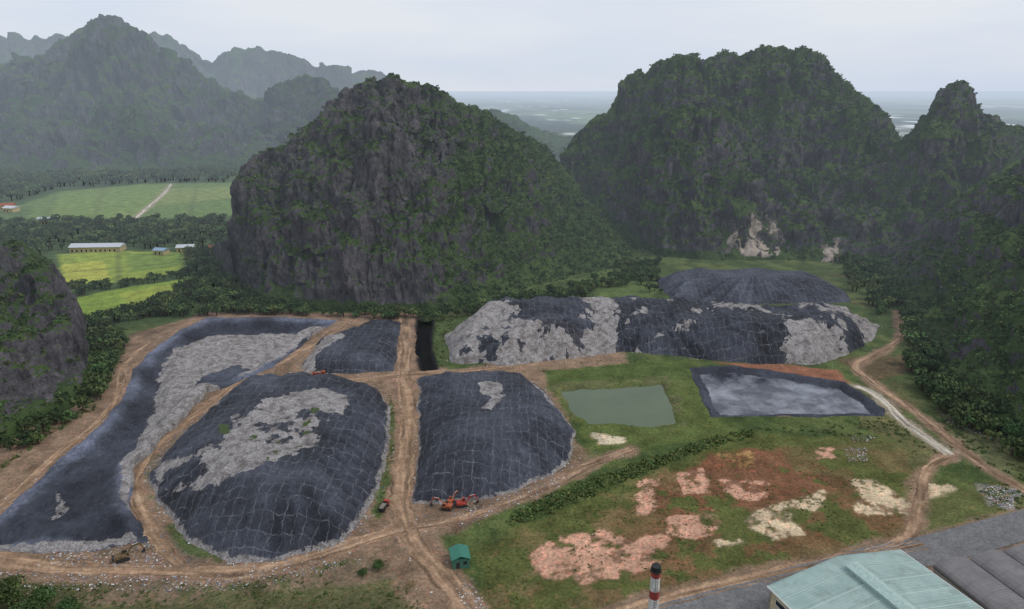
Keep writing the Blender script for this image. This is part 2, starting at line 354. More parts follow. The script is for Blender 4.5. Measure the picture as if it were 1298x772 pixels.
for pts,w,m in roads:
    P=np.array(pts)
    seg=np.linalg.norm(np.diff(P,axis=0),axis=1); s=np.concatenate([[0],np.cumsum(seg)]); n=int(s[-1]/.8)+2
    t=np.linspace(0,s[-1],n); Q=np.stack([np.interp(t,s,P[:,0]),np.interp(t,s,P[:,1])],1)
    T=np.gradient(Q,axis=0); T/=np.linalg.norm(T,axis=1)[:,None]; Nn=np.stack([-T[:,1],T[:,0]],1)
    nc=21; off=np.linspace(-1,1,nc); q=0. if m is MAS else 1.
    jl=1+q*(.4*fbm(t,t*0,s=11,o=4,seed=w)+.2*fbm(t,t*0,s=2.5,o=2,seed=w+3)); jr=1+q*(.4*fbm(t,t*0+50,s=11,o=4,seed=w+1)+.2*fbm(t,t*0+50,s=2.5,o=2,seed=w))
    J=np.where(off[None]<0,jl[:,None],jr[:,None])*off[None]*w*.5
    X=Q[:,None,0]+Nn[:,None,0]*J; Y=Q[:,None,1]+Nn[:,None,1]*J
    Z=height(X.ravel(),Y.ravel()).reshape(X.shape)
    cc=np.ones((n,nc))
    if m is MAS: Z=Z+.12
    else:
        rut=-.10*np.exp(-((np.abs(off)-.42)/.12)**2); Z=Z+.14+rut[None]-.35*sm(.75,1.,np.abs(off))[None]
        oo=np.broadcast_to(off[None]*w*.5,X.shape).ravel(); t2=np.broadcast_to(t[:,None],X.shape).ravel()
        wig=1.*fbm(t2,t2*0,s=25,o=2,seed=2)
        cc=1+.65*fbm(oo+wig,t2/14,s=.9,o=3,seed=w).reshape(X.shape); cc=np.clip(cc,.45,1.45)
        cc=cc*(1-.25*sm(.7,1,np.abs(off)))[None]
    V=np.stack([X,Y,Z],-1).reshape(-1,3); c=np.repeat(cc.reshape(-1,1),3,1)
    mesh('asphalt_road' if m is MAS else ('gravel_road' if m is MRP else 'dirt_road'),V,gridfaces(n,nc)[:,::-1],m,c)
# ---------- mounds ----------
def mound(name,poly,H,slope,masks,mat,res=.5,lump=1.,lumps=14,wr=.5,pw=1.7,zfun=None):
    p=np.array(poly); a=np.arange(p[:,0].min()-3,p[:,0].max()+3,res); b=np.arange(p[:,1].min()-3,p[:,1].max()+3,res)
    X,Y=np.meshgrid(a,b); X=X.ravel();Y=Y.ravel()
    d=sdist(X,Y,poly,m=10)+1.4*fbm(X,Y,s=9,o=5,seed=4); tone=np.ones_like(d)
    if zfun is None:
        t=np.clip(d/slope,0,1); hz=H*(1-(1-t)**pw)
        hz=hz+lump*fbm(X,Y,s=lumps,o=4,seed=H)*np.clip(d/5,0,1)
        hz=hz+wr*(ridged(X,Y*.6,s=6,o=5,seed=H)-.3)*np.clip(d/2,0,1)
        cx,cy=p.mean(0); an=np.arctan2(Y-cy,X-cx); R=np.sqrt(((p-p.mean(0))**2).sum(1)).mean()
        pl=ridged(np.cos(an)*R,np.sin(an)*R,d*.08,s=3.4,o=3,seed=1)
        hz=hz+.85*(pl-.3)*np.clip(d/2,0,1)*(1-.8*sm(.6,1.1,d/slope))
        tone=1+.5*(pl-.4)*(1-.6*sm(.6,1.,d/slope))
        Z=hz+.1; Z=np.where(d<0,np.maximum(-1.2,d*.9)+.1,Z)
    else: Z=zfun(X,Y,d)
    tone=np.clip(tone*(1+.6*fbm(X,Y,s=17,o=5,seed=3)),.4,2.)
    col=masks(X,Y,d,Z)
    if col.shape[1]==3: col=np.hstack([col,tone[:,None]])
    else: col[:,3]*=tone
    keep=d>-1.6
    V=np.stack([X,Y,Z],1); f=gridfaces(len(b),len(a),keep); V,f,col=compact(V,f,col)
    return mesh(name,V,f,mat,col)
def pm(X,Y,px,z0,soft=2.,warp=4.):
    return sm(-soft,soft,sdist(X,Y,G(px,z0),m=14)+warp*1.7*fbm(X,Y,s=13,o=6,gain=.65,seed=6))
def stack3(*r): return np.stack([np.clip(q,0,1) if i<3 else q for i,q in enumerate(r)],1)
def mkB(X,Y,d,Z):
    r=pm(X,Y,[(300,540),(350,515),(415,498),(440,505),(430,530),(400,552),(385,580),(350,600),(300,610),(265,628),(240,600),(205,592),(215,575),(270,565)],9,2,5)
    r=np.maximum(r,.95*pm(X,Y,[(200,598),(250,590),(265,640),(240,610)],5,1,2))
    r=r*(.1+.9*sm(-.3,.15,fbm(X,Y,s=10,o=5,gain=.62,seed=9)+.12))
    r=np.maximum(r,(1-sm(0,2.5,d))*.7)
    gr=pm(X,Y,[(340,535),(395,535),(395,570),(360,575),(375,600),(330,600)],9,1,5)*sm(.0,.3,fbm(X,Y,s=5,seed=3))
    gr=np.maximum(gr,pm(X,Y,[(275,548),(295,548),(295,560),(275,562)],8,1,1)*.8); return stack3(r,gr*.95,0*r)
mound('tarp_covered_waste_mound',mB,10.5,19,mkB,MTP,lump=1.9)
def mkC(X,Y,d,Z):
    r=pm(X,Y,[(606,488),(634,484),(642,505),(625,524),(606,520),(618,505)],8,.8,2.)*.9
    r=np.maximum(r,(1-sm(0,1.5,d))*.65); r=np.maximum(r,pm(X,Y,[(665,478),(695,495),(712,520),(690,505)],3,1,1)*.6); return stack3(r,0*r,0*r)
mound('tarp_covered_waste_mound',mC,8.5,16,mkC,MTP,lump=1.5)
def mkD(X,Y,d,Z):
    r=pm(X,Y,[(365,480),(380,445),(420,428),(435,434),(405,455),(400,475)],2,1,2)*.9; return stack3(r,0*r,0*r)
mound('tarp_covered_waste_mound',mD,5,11,mkD,MTP,lump=.8)
def mkE(X,Y,d,Z):
    dark=np.maximum(pm(X,Y,[(775,388),(850,386),(930,396),(985,412),(1010,440),(960,450),(880,444),(785,440)],7,1.5,4),pm(X,Y,[(650,392),(740,388),(755,415),(735,430),(690,422),(655,408)],8,1.5,4))
    dark=np.maximum(dark,pm(X,Y,[(620,385),(640,366),(740,366),(760,380),(700,384)],12,1.5,4))
    nn=fbm(X,Y,s=15,o=6,gain=.65,seed=2)
    dark=np.maximum(dark,pm(X,Y,[(960,390),(1080,392),(1095,420),(1020,440)],9,1.5,6)*sm(-.15,.1,nn))
    dark=dark*sm(-.45,-.3,nn); dark=np.maximum(dark,sm(.35,.5,nn)*.85)
    r=1-dark*.95; return stack3(r,0*r,.4*pm(X,Y,[(640,440),(720,435),(780,434),(790,449),(720,458),(650,464)],1,1,3),.75+0*r)
mound('waste_mound',mE,12.5,20,mkE,MTP,lump=4.5,lumps=24,wr=1.8,res=.65)
mkF=lambda X,Y,d,Z: stack3((1-sm(0,1.5,d))*.4,0*d,0*d,1.1+0*d)
mound('tarp_covered_waste_mound',mF,10.5,26,mkF,MTP,lump=1.4,res=.8)
wst=G([(262,421),(412,421),(340,468),(285,490),(240,532),(200,578),(168,622),(150,604),(178,550),(198,505),(203,462),(225,440)],-1)
trp=G([(165,548),(180,560),(152,592),(150,640),(176,672),(120,687),(60,694),(12,678),(32,650),(92,592)],0)
def zA(X,Y,d):
    n=fbm(X,Y,s=8,o=4,seed=2)
    Z=.75-5.*sm(1.8,11,d)
    w=sdist(X,Y,wst,m=12); t=sdist(X,Y,trp,m=12)
    Z=Z+(3.6+.9*n)*sm(-5,7,w)+(5.6+1.6*n)*sm(-4,6,t)+.5*n*sm(2,6,d)+.65*(ridged(X,Y*.6,s=5.5,o=5)-.3)*sm(2,6,d)
    op=sdist(X,Y,G([(100,690),(150,660),(163,640),(150,600),(262,500),(345,468),(400,425),(440,405),(460,470),(300,520),(200,720),(-150,760),(-150,692),(30,694)]),m=12)
    Z=Z+(np.clip(.5-Z,0,9))*sm(-3,4,op)*.85
    return np.where(d<0,np.maximum(-1.2,d*.9)+.5,Z)
def mkA(X,Y,d,Z):
    w=sdist(X,Y,wst,m=12); t=sdist(X,Y,trp,m=12); n=fbm(X,Y,s=10,o=6,gain=.65,seed=6)
    r=sm(-1.5,1.5,w+4.*n)
    r=np.maximum(r,pm(X,Y,[(262,500),(215,550),(172,598),(163,640),(180,690),(150,640),(145,600),(178,555),(240,500)],0,1,1.5)*.75)
    r=np.maximum(r,pm(X,Y,[(40,703),(120,703),(185,690),(170,672),(100,690),(40,695),(-60,690),(-60,705)],0,1,1.5)*.7)
    dk=pm(X,Y,[(250,475),(300,460),(318,465),(290,490),(250,495)],1,.8,2.5); r=r*(1-dk)
    r=r*(1-sm(-1,1,t+2.5*n)); r=np.maximum(r,pm(X,Y,[(62,618),(80,615),(90,640),(60,655)],2,.5,2)*.55)
    tone=2.3-1.3*sm(2.5,6,d+n); tone=tone*(1-.2*sm(-1,3,t))
    return stack3(r,0*r,(1-sm(-.6,.3,d))*.8,tone)
mound('lined_landfill_cell',cellA,0,0,mkA,MLN,zfun=zA,res=.6)
def zP(X,Y,d):
    Z=.62-3.*sm(.4,6.5,d)+.15*ridged(X,Y,s=4,o=3); return np.where(d<0,.1+d*.3,Z)
def mkP(X,Y,d,Z):
    r=pm(X,Y,[(905,494),(935,492),(955,500),(950,515),(910,515)],-2,1,2)*.5; return stack3(r*.8,0*r,(1-sm(-.6,0,d)),1.1+0*r)
mound('lined_leachate_pit',pit,0,0,mkP,MLN,zfun=zP,res=.6)
def sheet(name,poly,z,mat,sc=1.04):
    p=np.array(poly); c=p.mean(0); p=c+(p-c)*sc; n=len(p)
    me=bpy.data.meshes.new(name); me.from_pydata([(a,b,z) for a,b in p],[],[list(range(n))[::-1]]); me.materials.append(mat)
    me.update(); o=bpy.data.objects.new(name,me); scene.collection.objects.link(o); return o
k=M('pond_water',.12,.3); k.col(k.mix(k.noise(.05,5,.65),(.055,.08,.035),(.11,.145,.075))); k.bump(k.noise(2.,4),.1,.1); MW=k.m
k=M('leachate_water',.12,.5); k.col(k.mix(k.ramp(k.noise(.07,7,.7),[(.42,0.),(.62,1.)]),(.03,.033,.045),(.22,.23,.26))); k.bump(k.noise(1.5,4),.06,.1); MW2=k.m
k=M('black_water',.1,.5); k.col((.008,.008,.009)); MW3=k.m
sheet('pond_water',pond,-.75,MW,1.03); sheet('leachate_pond_water',pit,-1.35,MW2,1.0); sheet('drainage_channel_water',chan,-.9,MW3)
# ---------- hills ----------
hillverts=[]
def hill(name,ridge,base,nth,ns,mat,veg,amp=9.,pp=lambda th:.85+0*th,back=1.,pale=None,gul=.25,sc=1.,gseed=0.,stp=.13,rs=48):
    R=[]
    for px,py,Yr in ridge:
        if py is None: R.append(((px-649)/F/1.0,Yr,0.))
        else:
            X,Y,Z=atY(px,py,Yr); R.append((X/Y,Y,max(Z,0)))
    R=np.array(sorted(R)); B=np.array(sorted([(g(a,b)[0]/g(a,b)[1],g(a,b)[1]) for a,b in base]))
    th=np.linspace(min(R[0,0],B[0,0]),max(R[-1,0],B[-1,0]),nth)
    Hr=np.interp(th,R[:,0],R[:,2]); Yr=np.interp(th,R[:,0],R[:,1]); Yb=np.interp(th,B[:,0],B[:,1])
    ker=np.ones(5)/5; Hr=np.convolve(np.pad(Hr,2,'edge'),ker,'valid')
    Hr=Hr*(1+.05*(ridged(th*Yr,Yr*0,s=13*sc,o=4,seed=gseed)-.4)*np.clip(Hr/60,0,1))
    Hr[0]=0; Hr[-1]=0
    Yb=np.minimum(Yb,Yr-15)
    sf=np.linspace(0,1,ns); sb=np.linspace(1,2,ns//4)[1:]; s=np.concatenate([sf,sb])
    TH,S=np.meshgrid(th,s); HR=np.broadcast_to(Hr,TH.shape); YR=np.broadcast_to(Yr,TH.shape); YB=np.broadcast_to(Yb,TH.shape)
    Y=np.where(S<=1,YB+(YR-YB)*S,YR+(S-1)*(YR-YB)*back); X=TH*Y
    w=X.ravel(); yy=Y.ravel()
    gn=fbm(w,yy*.6,s=60*sc,o=4,seed=11+gseed).reshape(X.shape); rd=ridged(w,yy*.6,s=rs*sc,o=4,seed=12+gseed).reshape(X.shape)
    S1=np.clip(S,0,1); Sf=np.clip(S1+.26*gn*np.sin(np.pi*S1),0,1)
    prof=np.sin(np.pi/2*Sf)**pp(TH)
    prof=prof*(1-gul*(.55-.6*rd)*np.sin(np.pi*S1**.8)*1.5)
    prof=np.where(S>1,np.cos(np.pi/2*np.clip(S-1,0,1)),prof)
    Z=HR*prof; st=24*sc; ph=Z/st+ 1.1*fbm(w,yy,s=60*sc,o=3,seed=3+gseed).reshape(X.shape)
    Z=Z+np.where(S<1,1,.3)*np.sin(ph*2*np.pi)*st*stp*np.clip(Z/20,0,1)*np.clip((1-S)*6,0,1)
    P=np.stack([X,Y,Z],-1)
    def normals(P):
        du=np.gradient(P,axis=1); dv=np.gradient(P,axis=0); n=np.cross(du,dv); n/=np.linalg.norm(n,axis=2)[...,None]+1e-9; return n
    N=normals(P); x,y,z=P[...,0].ravel(),P[...,1].ravel(),P[...,2].ravel()
    wt=np.clip(Z/(14*sc),0,1)*np.where(S>.97,.6,1.)
    D=1.35*(ridged(x,y,z*.35,s=30*sc,o=6,seed=1+gseed)-.4)+.9*fbm(x,y,z*.5,s=12*sc,o=5,gain=.6,seed=2)
    D=D.reshape(X.shape)*amp*.6
    fine=(ridged(x,y,z*.25,s=6*sc,o=3,seed=5)-.3).reshape(X.shape)*amp*.2
    P=P+N*((D+fine)*wt)[...,None]
    P[...,2]-=1.5*(1-np.clip(Z/5,0,1))+0.5
    N=normals(P)
    x,y,z=P[...,0].ravel(),P[...,1].ravel(),P[...,2].ravel()
    vn_=fbm(x,y,z,s=34*sc,o=5,gain=.6,seed=8).reshape(X.shape)
    vv=veg(TH,Z/np.maximum(HR,1))
    V=np.clip(.5+(N[...,2]-.52)*1.5+.7*vn_+(vv-.5)*1.7,0,1)
    V=np.maximum(V,1-sm(2,10,Z))
    pl=np.zeros_like(V)
    if pale:
        pn=fbm(x,y,z*.4,s=9,o=4,seed=6).reshape(X.shape)
        for (a,b,z0,z1) in pale: pl=np.maximum(pl,sm(a-.008,a+.008,TH+.035*pn)*(1-sm(b-.008,b+.008,TH+.035*pn))*sm(z0-2,z0+2,Z)*(1-sm(z1-6,z1+3,Z+20*pn))*sm(-.35,-.1,pn))
    V=V*(1-.95*pl)
    col=np.stack([V.ravel(),pl.ravel(),0*V.ravel()],1)
    o=mesh(name,P.reshape(-1,3),gridfaces(*TH.shape),mat,col)
    front=(S<1.05)
    A=np.linalg.norm(np.cross(np.gradient(P,axis=1),np.gradient(P,axis=0)),axis=2)
    hillverts.append((name,P[front],V[front]*(1-pl[front]),A[front],N[front]))
    return o
hill('karst_hill',[(288,None,455),(292,305,458),(299,252,460),(307,212,465),(328,190,470),(352,180,474),(374,167,480),(398,155,488),(416,137,495),(434,118,500),(458,104,505),(490,95,510),(512,100,513),(530,110,517),(560,119,525),(600,133,545),(640,156,570),(680,182,590),(705,210,600),(735,243,600),(770,275,585),(810,303,565),(850,330,540)],
 [(283,350),(330,385),(400,393),(480,396),(560,397),(640,386),(700,370),(760,352),(850,340)],680,340,MH,lambda th,zz:.50+.46*sm(-.16,-.03,th)-.08*sm(.2,.5,zz)*(1-sm(-.1,.0,th)),amp=12,pp=lambda th:.68+.95*sm(-.16,.03,th),gul=.45,rs=75)
hill('karst_hill',[(690,None,640),(712,205,650),(722,176,655),(745,157,660),(775,141,660),(787,106,665),(815,93,665),(850,76,670),(900,74,670),(945,69,670),(985,63,670),(1020,69,665),(1050,83,660),(1080,108,655),(1105,131,650),(1130,160,640),(1150,200,620),(1180,260,600),(1210,None,580)],
 [(660,262),(760,295),(840,325),(900,330),(960,330),(1040,332),(1100,332),(1210,325)],680,320,MH,lambda th,zz:.74-.12*sm(.25,.4,th)*(1-zz)+.06*zz,amp=14,pp=lambda th:.95+.35*sm(.2,.1,th),pale=[(.32,.395,3,30),(.46,.49,1,14)],gseed=2.,gul=.42,rs=70)
hill('karst_hill',[(1070,None,560),(1105,200,570),(1135,182,575),(1160,162,575),(1180,142,575),(1195,112,575),(1215,105,575),(1235,116,575),(1250,136,580),(1275,158,590),(1310,166,600),(1360,150,600),(1430,120,600),(1560,None,600)],
 [(1060,335),(1140,335),(1200,330),(1300,320),(1560,320)],500,260,MH,lambda th,zz:.62+0*th,amp=11,pp=lambda th:.9+0*th,gseed=4.,gul=.32)
hill('karst_hill',[(1085,None,470),(1130,330,470),(1160,300,465),(1200,270,460),(1250,232,455),(1298,205,450),(1370,170,440),(1500,110,430),(1700,None,420)],
 [(1085,352),(1140,395),(1168,450),(1200,505),(1240,530),(1298,570),(1400,640),(1700,760)],560,340,MH,lambda th,zz:.82-.30*sm(.25,.7,zz),amp=9,pp=lambda th:1.15+0*th,gul=.25,gseed=6.)
hill('karst_hill',[(-700,None,330),(-260,230,330),(-120,270,330),(-40,305,328),(0,318,325),(20,312,325),(50,325,322),(72,342,320),(84,375,318),(92,410,316),(104,430,312),(118,450,310),(135,None,305)],
 [(135,480),(118,505),(60,535),(0,565),(-100,620),(-700,700)],460,280,MH,lambda th,zz:.44+0*th,amp=10,pp=lambda th:.75+0*th,gul=.4,gseed=8.)
hill('distant_mountain_range',[(-500,None,2500),(-200,70,2400),(0,50,2300),(50,44,2300),(100,50,2300),(150,46,2300),(195,40,2300),(235,55,2300),(265,76,2300),(300,62,2300),(345,67,2300),(378,70,2300),(400,84,2300),(425,80,2300),(445,93,2350),(465,86,2400),(500,93,2400),(530,112,2450),(570,None,2500)],
 [(-500,170),(0,168),(300,165),(570,160)],460,160,MHF,lambda th,zz:.7+0*th,amp=45,gul=.35,sc=4.)
hill('distant_mountain',[(-600,None,1500),(-200,100,1500),(0,82,1500),(60,72,1500),(90,52,1500),(118,25,1500),(140,20,1500),(165,32,1500),(200,60,1500),(235,80,1500),(265,103,1500),(300,122,1450),(330,130,1400),(352,100,1350),(385,95,1350),(415,105,1350),(440,125,1350),(480,150,1350),(560,None,1400)],
 [(-600,222),(0,222),(150,222),(300,218),(560,210)],680,280,MHF,lambda th,zz:.66-.12*zz,amp=34,pp=lambda th:1.1+0*th,gul=.62,sc=2.2,gseed=1.,rs=60)
hill('distant_hill',[(560,None,1500),(600,144,1400),(625,138,1350),(650,148,1350),(690,168,1350),(740,182,1350),(790,None,1350)],
 [(560,205),(650,212),(720,210),(790,200)],240,90,MHF,lambda th,zz:.75+0*th,amp=14,sc=1.4,gseed=3.)
# ---------- foliage ----------
def crown(n,nb,leaf,flat=.8,seed=0):
    r=np.random.default_rng(seed)
    bc=r.normal(size=(nb,3)); bc/=np.linalg.norm(bc,axis=1)[:,None]; bc*=r.uniform(.3,.75,(nb,1)); bc[:,2]=bc[:,2]*flat*.8+.1
    br=r.uniform(.3,.5,nb); b=r.integers(0,nb,n)
    d=r.normal(size=(n,3)); d/=np.linalg.norm(d,axis=1)[:,None]; d[:,2]=np.abs(d[:,2])*np.where(r.random(n)<.8,1,-1)
    c=bc[b]+d*(br[b]*r.uniform(.7,1.05,n))[:,None]*np.array([1,1,flat])
    nn=d+r.normal(size=(n,3))*.45; nn/=np.linalg.norm(nn,axis=1)[:,None]
    t=np.cross(nn,r.normal(size=(n,3))); t/=np.linalg.norm(t,axis=1)[:,None]; q=np.cross(nn,t)
    L=leaf*r.uniform(.6,1.3,(n,1))
    V=np.stack([c+t*L,c+q*L*.75+nn*L*.2,c-t*L,c-q*L*.7],1).reshape(-1,3)
    sh=(r.uniform(.65,1.35,nb)[b]*r.uniform(.8,1.2,n)); return V,np.repeat(sh,4)
def cyl(p0,p1,r0,r1,k=5):
    p0=np.array(p0,float);p1=np.array(p1,float); d=p1-p0; d/=np.linalg.norm(d); u=np.cross(d,[.3,.9,.1]); u/=np.linalg.norm(u); v=np.cross(d,u)
    a=np.arange(k)*2*np.pi/k; ring=np.cos(a)[:,None]*u+np.sin(a)[:,None]*v
    V=np.vstack([p0+ring*r0,p1+ring*r1]); f=[[i,(i+1)%k,k+(i+1)%k,k+i] for i in range(k)]; return V,np.array(f)
def template(n,nb,leaf,flat,seed,trunk=None):
    V,s=crown(n,nb,leaf,flat,seed); f=np.arange(len(V)).reshape(-1,4); mi=np.zeros(len(f),int)
    if trunk:
        r=np.random.default_rng(seed+99); V=V+np.array([0,0,trunk]); parts=[((0,0,-.15),(.03,.02,trunk*.75),.09,.06)]
        for i in range(4):
            a=i*1.57+r.random(); parts.append(((.03,.02,trunk*.6),(math.cos(a)*.45,math.sin(a)*.45,trunk+.1+.2*r.random()),.05,.02))
        for p in parts:
            cv,cf=cyl(*p); f=np.vstack([f,cf+len(V)]); V=np.vstack([V,cv]); s=np.concatenate([s,np.ones(len(cv))]); mi=np.concatenate([mi,np.ones(len(cf),int)])
    return V,s,f,mi
def scatter(name,pos,scale,cols,temps,zs=None):
    n=len(pos); ti=rng.integers(0,len(temps),n); VV=[];FF=[];CC=[];MI=[];off=0
    for k_,(V,s,f,mi) in enumerate(temps):
        k=np.where(ti==k_)[0]
        if len(k)==0: continue
        a=rng.uniform(0,6.28,len(k)); ca,sa=np.cos(a)[:,None],np.sin(a)[:,None]
        sc=scale[k][:,None]; zz=(zs[k][:,None] if zs is not None else 1.)
        X=(V[None,:,0]*ca-V[None,:,1]*sa)*sc+pos[k,0:1]; Y=(V[None,:,0]*sa+V[None,:,1]*ca)*sc+pos[k,1:2]; Z=V[None,:,2]*sc*zz+pos[k,2:3]
        VV.append(np.stack([X,Y,Z],-1).reshape(-1,3)); FF.append((f[None]+np.arange(len(k))[:,None,None]*len(V)+off).reshape(-1,4))
        CC.append((cols[k][:,None,:]*s[None,:,None]).reshape(-1,3)); MI.append(np.tile(mi,len(k))); off+=len(k)*len(V)
    return mesh(name,np.vstack(VV),np.vstack(FF),[MF,MTK],np.vstack(CC),False,np.concatenate(MI))
bt=[template(26,5,.30,.75,i) for i in range(6)]
def gcol(n,a=(.03,.055,.018),b=(.095,.145,.045)):
    t=rng.random((n,1))**1.3; c=np.array(a)*(1-t)+np.array(b)*t; c=c*rng.uniform(.85,1.15,(n,1)); c[:,0]*=rng.uniform(.85,1.3,n); return c
cnt={0:7500,1:9000,2:3500,3:6500,4:1800}
for i,(nm,P,V,A,N) in enumerate(hillverts[:5]):
    vis=(P[:,1]<900)&(np.abs(P[:,0]/P[:,1])<1.1)
    w=A*sm(.45,.8,V)*vis; w/=w.sum(); idx=rng.choice(len(P),cnt[i],p=w)
    p=P[idx]+rng.normal(size=(cnt[i],3))*[.8,.8,.1]; sc=.8+2.*rng.random(cnt[i])**1.8
    scatter('hillside_scrub',p,sc,gcol(cnt[i],(.03,.056,.02),(.085,.135,.043)),bt)
tt=[template(110,9,.2,.8,20+i,trunk=.95) for i in range(6)]
def inpoly(px,n,z0=0):
    poly=G(px,z0); p=np.array(poly); out=[]; tot=0
    while tot<n:
        c=rng.uniform(p.min(0),p.max(0),(n*3,2)); c=c[sdist(c[:,0],c[:,1],poly)>0]; out.append(c); tot+=len(c)
    return np.vstack(out)[:n]
tp=[];ts=[]
for px,n,s0,s1 in (([(-60,287),(290,280),(292,312),(160,316),(-60,320)],420,3.5,6),
 ([(-60,226),(300,219),(300,231),(180,232),(70,240),(0,262),(-60,266)],420,5,8),
 ([(235,322),(292,315),(292,352),(232,350)],60,3,5),
 ([(150,359),(235,348),(255,352),(170,362),(92,377),(85,366)],45,2.,3.6),
 ([(252,352),(300,352),(330,392),(270,402),(215,402),(150,410),(130,440),(105,432),(100,408),(190,390)],230,2.5,4.5),
 ([(105,440),(150,425),(160,440),(140,480),(125,515),(95,530),(95,500)],90,2.5,4.5),
 ([(290,372),(400,396),(560,400),(700,372),(830,336),(832,350),(720,384),(560,408),(440,404),(300,398)],300,2.,4.),
 ([(1060,330),(1140,330),(1150,392),(1110,400),(1080,372)],110,2.8,5),
 ([(1145,400),(1190,470),(1230,505),(1298,545),(1340,580),(1340,610),(1215,545),(1150,480)],170,2.,4.5),
 ([(770,338),(835,334),(832,346),(840,376),(820,372),(800,345)],40,2.,4),
 ([(-60,300),(60,300),(70,345),(60,350),(-60,330)],60,4,6),
 ([(0,560),(60,530),(90,535),(40,570),(0,592)],30,1.6,3)):
    q=inpoly(px,n); tp.append(q); ts.append(rng.uniform(s0,s1,n))
q=np.vstack(tp); sc=np.concatenate(ts); pos=np.column_stack([q,height(q[:,0],q[:,1])])
scatter('tree_mass',pos,sc,gcol(len(q),(.026,.05,.016),(.085,.135,.04)),tt)
st=[template(14,4,.34,.6,60+i) for i in range(5)]
bp=[];bs=[]
for px,n,s0,s1 in (([(645,655),(700,625),(800,590),(900,556),(950,545),(960,552),(880,575),(790,610),(700,650),(650,668)],1100,.4,1.6),
 ([(600,705),(700,648),(940,552),(1120,555),(1185,582),(1150,690),(900,745),(780,790),(620,790)],4200,.15,.6),
 ([(690,470),(870,456),(905,530),(945,552),(830,565),(760,592),(738,560),(694,492)],1100,.2,.6),
 ([(-100,735),(250,742),(470,706),(560,790),(-100,790)],2600,.2,.8),
 ([(930,545),(1130,530),(1190,575),(1120,556)],600,.3,1.1),
 ([(548,400),(580,400),(563,466),(553,466)],150,.5,1.5),
 ([(494,500),(502,520),(498,600),(480,660),(472,655),(494,570)],200,.25,.8),
 ([(1170,640),(1300,600),(1300,655),(1160,690)],600,.2,.9),
 ([(0,660),(0,600),(140,490),(160,440),(130,440),(120,520),(0,590)],700,.3,1.4),
 ([(620,460),(590,470),(700,460),(870,452),(900,458),(700,470)],200,.3,.8),
 ([(1190,520),(1270,550),(1300,580),(1300,630),(1200,570)],500,.3,1.3)):
    q=inpoly(px,n); bp.append(q); bs.append(s0+(s1-s0)*rng.random(n)**2)
q=np.vstack(bp); sc=np.concatenate(bs)
ok=np.ones(len(q),bool)
for p,w,m in roads: ok&=ldist(q[:,0],q[:,1],p)>w*.5+.8
for p in (pond,pit,mB,mC,mD,mE,cellA,apron): ok&=sdist(q[:,0],q[:,1],p)<-.5
ok&=(fbm(q[:,0],q[:,1],s=14,o=6,gain=.6,seed=1)<.3)|(sc>1.0)
ok&=(fbm(q[:,0],q[:,1],s=18,o=3,seed=21)+rng.normal(size=len(q))*.25>-.05)|(sc>.9)
q=q[ok];sc=sc[ok]; pos=np.column_stack([q,height(q[:,0],q[:,1])])
scatter('shrub_and_grass_tufts',pos,sc,gcol(len(q),(.05,.08,.025),(.115,.155,.05)),st)
big=[template(1500,26,.085,.85,200+i,trunk=.8) for i in range(4)]
for px,py,s in ((15,768,4.6),(55,775,3.6),(90,782,3.0),(-15,775,4),(35,790,4),(1136,385,6.),(1160,395,4),(480,722,1.8),(460,730,1.4),(1285,560,4.5),(1240,520,4.),(1265,545,4)):
    X,Y=g(px,py); pos=np.array([[X,Y,float(height(np.array([X]),np.array([Y]))[0])]])
    scatter('tree',pos,np.array([s]),gcol(1,(.04,.075,.024),(.07,.115,.035)),[big[rng.integers(4)]])
def litter(q,s0,s1,name):
    n=len(q); z=height(q[:,0],q[:,1])+.12; sz=s0+(s1-s0)*rng.random(n)**2.5
    a=rng.uniform(0,6.28,(n,1)); k=np.array([0,1.57,3.14,4.71])[None]+a+rng.normal(size=(n,4))*.3; r=sz[:,None]*rng.uniform(.4,1,(n,4))
    V=np.stack([q[:,0:1]+np.cos(k)*r,q[:,1:2]+np.sin(k)*r,z[:,None]+rng.uniform(-.02,.35,(n,4))*sz[:,None]*1.2],-1).reshape(-1,3)
    pal=np.array([(.5,.5,.51),(.4,.37,.35),(.6,.58,.56),(.28,.25,.21),(.14,.18,.26),(.3,.12,.09),(.16,.14,.12),(.4,.38,.34)]); c=np.repeat(pal[rng.integers(0,8,n)],4,0)
    mesh(name,V,np.arange(4*n).reshape(-1,4),MF,c,False)
L=[]
for poly,n,wd in ((mB,2000,2.5),(mC,900,1.8),(mE,1500,4.),(mD,500,2.)):
    p=np.array(poly); k=rng.integers(0,len(p),n); t=rng.random((n,1)); c=p[k]*(1-t)+p[(k+1)%len(p)]*t+rng.normal(size=(n,2))*wd*.5; L.append(c[sdist(c[:,0],c[:,1],poly)<.3])
for p,w,m in roads[:7]:
    p=np.array(p); k=rng.integers(0,len(p)-1,350); t=rng.random((350,1)); c=p[k]*(1-t)+p[k+1]*t; a=rng.uniform(0,6.28,350); r=w*.5+.4+rng.exponential(1.2,350); c=c+np.stack([np.cos(a),np.sin(a)],1)*r[:,None]
    ok=np.ones(350,bool)
    for pp_ in (mB,mC,mD,mE,cellA,chan): ok&=sdist(c[:,0],c[:,1],pp_)<.3
    L.append(c[ok])
for px,n in (([(-80,722),(250,732),(440,705),(470,712),(300,750),(-80,750)],1600),([(1185,518),(1270,550),(1285,572),(1200,535)],900),([(1245,615),(1290,620),(1280,645),(1255,640)],700),([(60,690),(190,690),(220,720),(60,718)],900),([(570,645),(640,630),(700,605),(730,600),(640,650),(580,668)],400),([(1068,568),(1098,568),(1100,585),(1075,585)],260),([(590,735),(615,760),(610,790),(580,760)],150),([(270,360),(340,362),(350,385),(290,388)],500),([(1075,552),(1110,553),(1110,560),(1080,560)],120)):
    L.append(inpoly(px,n))
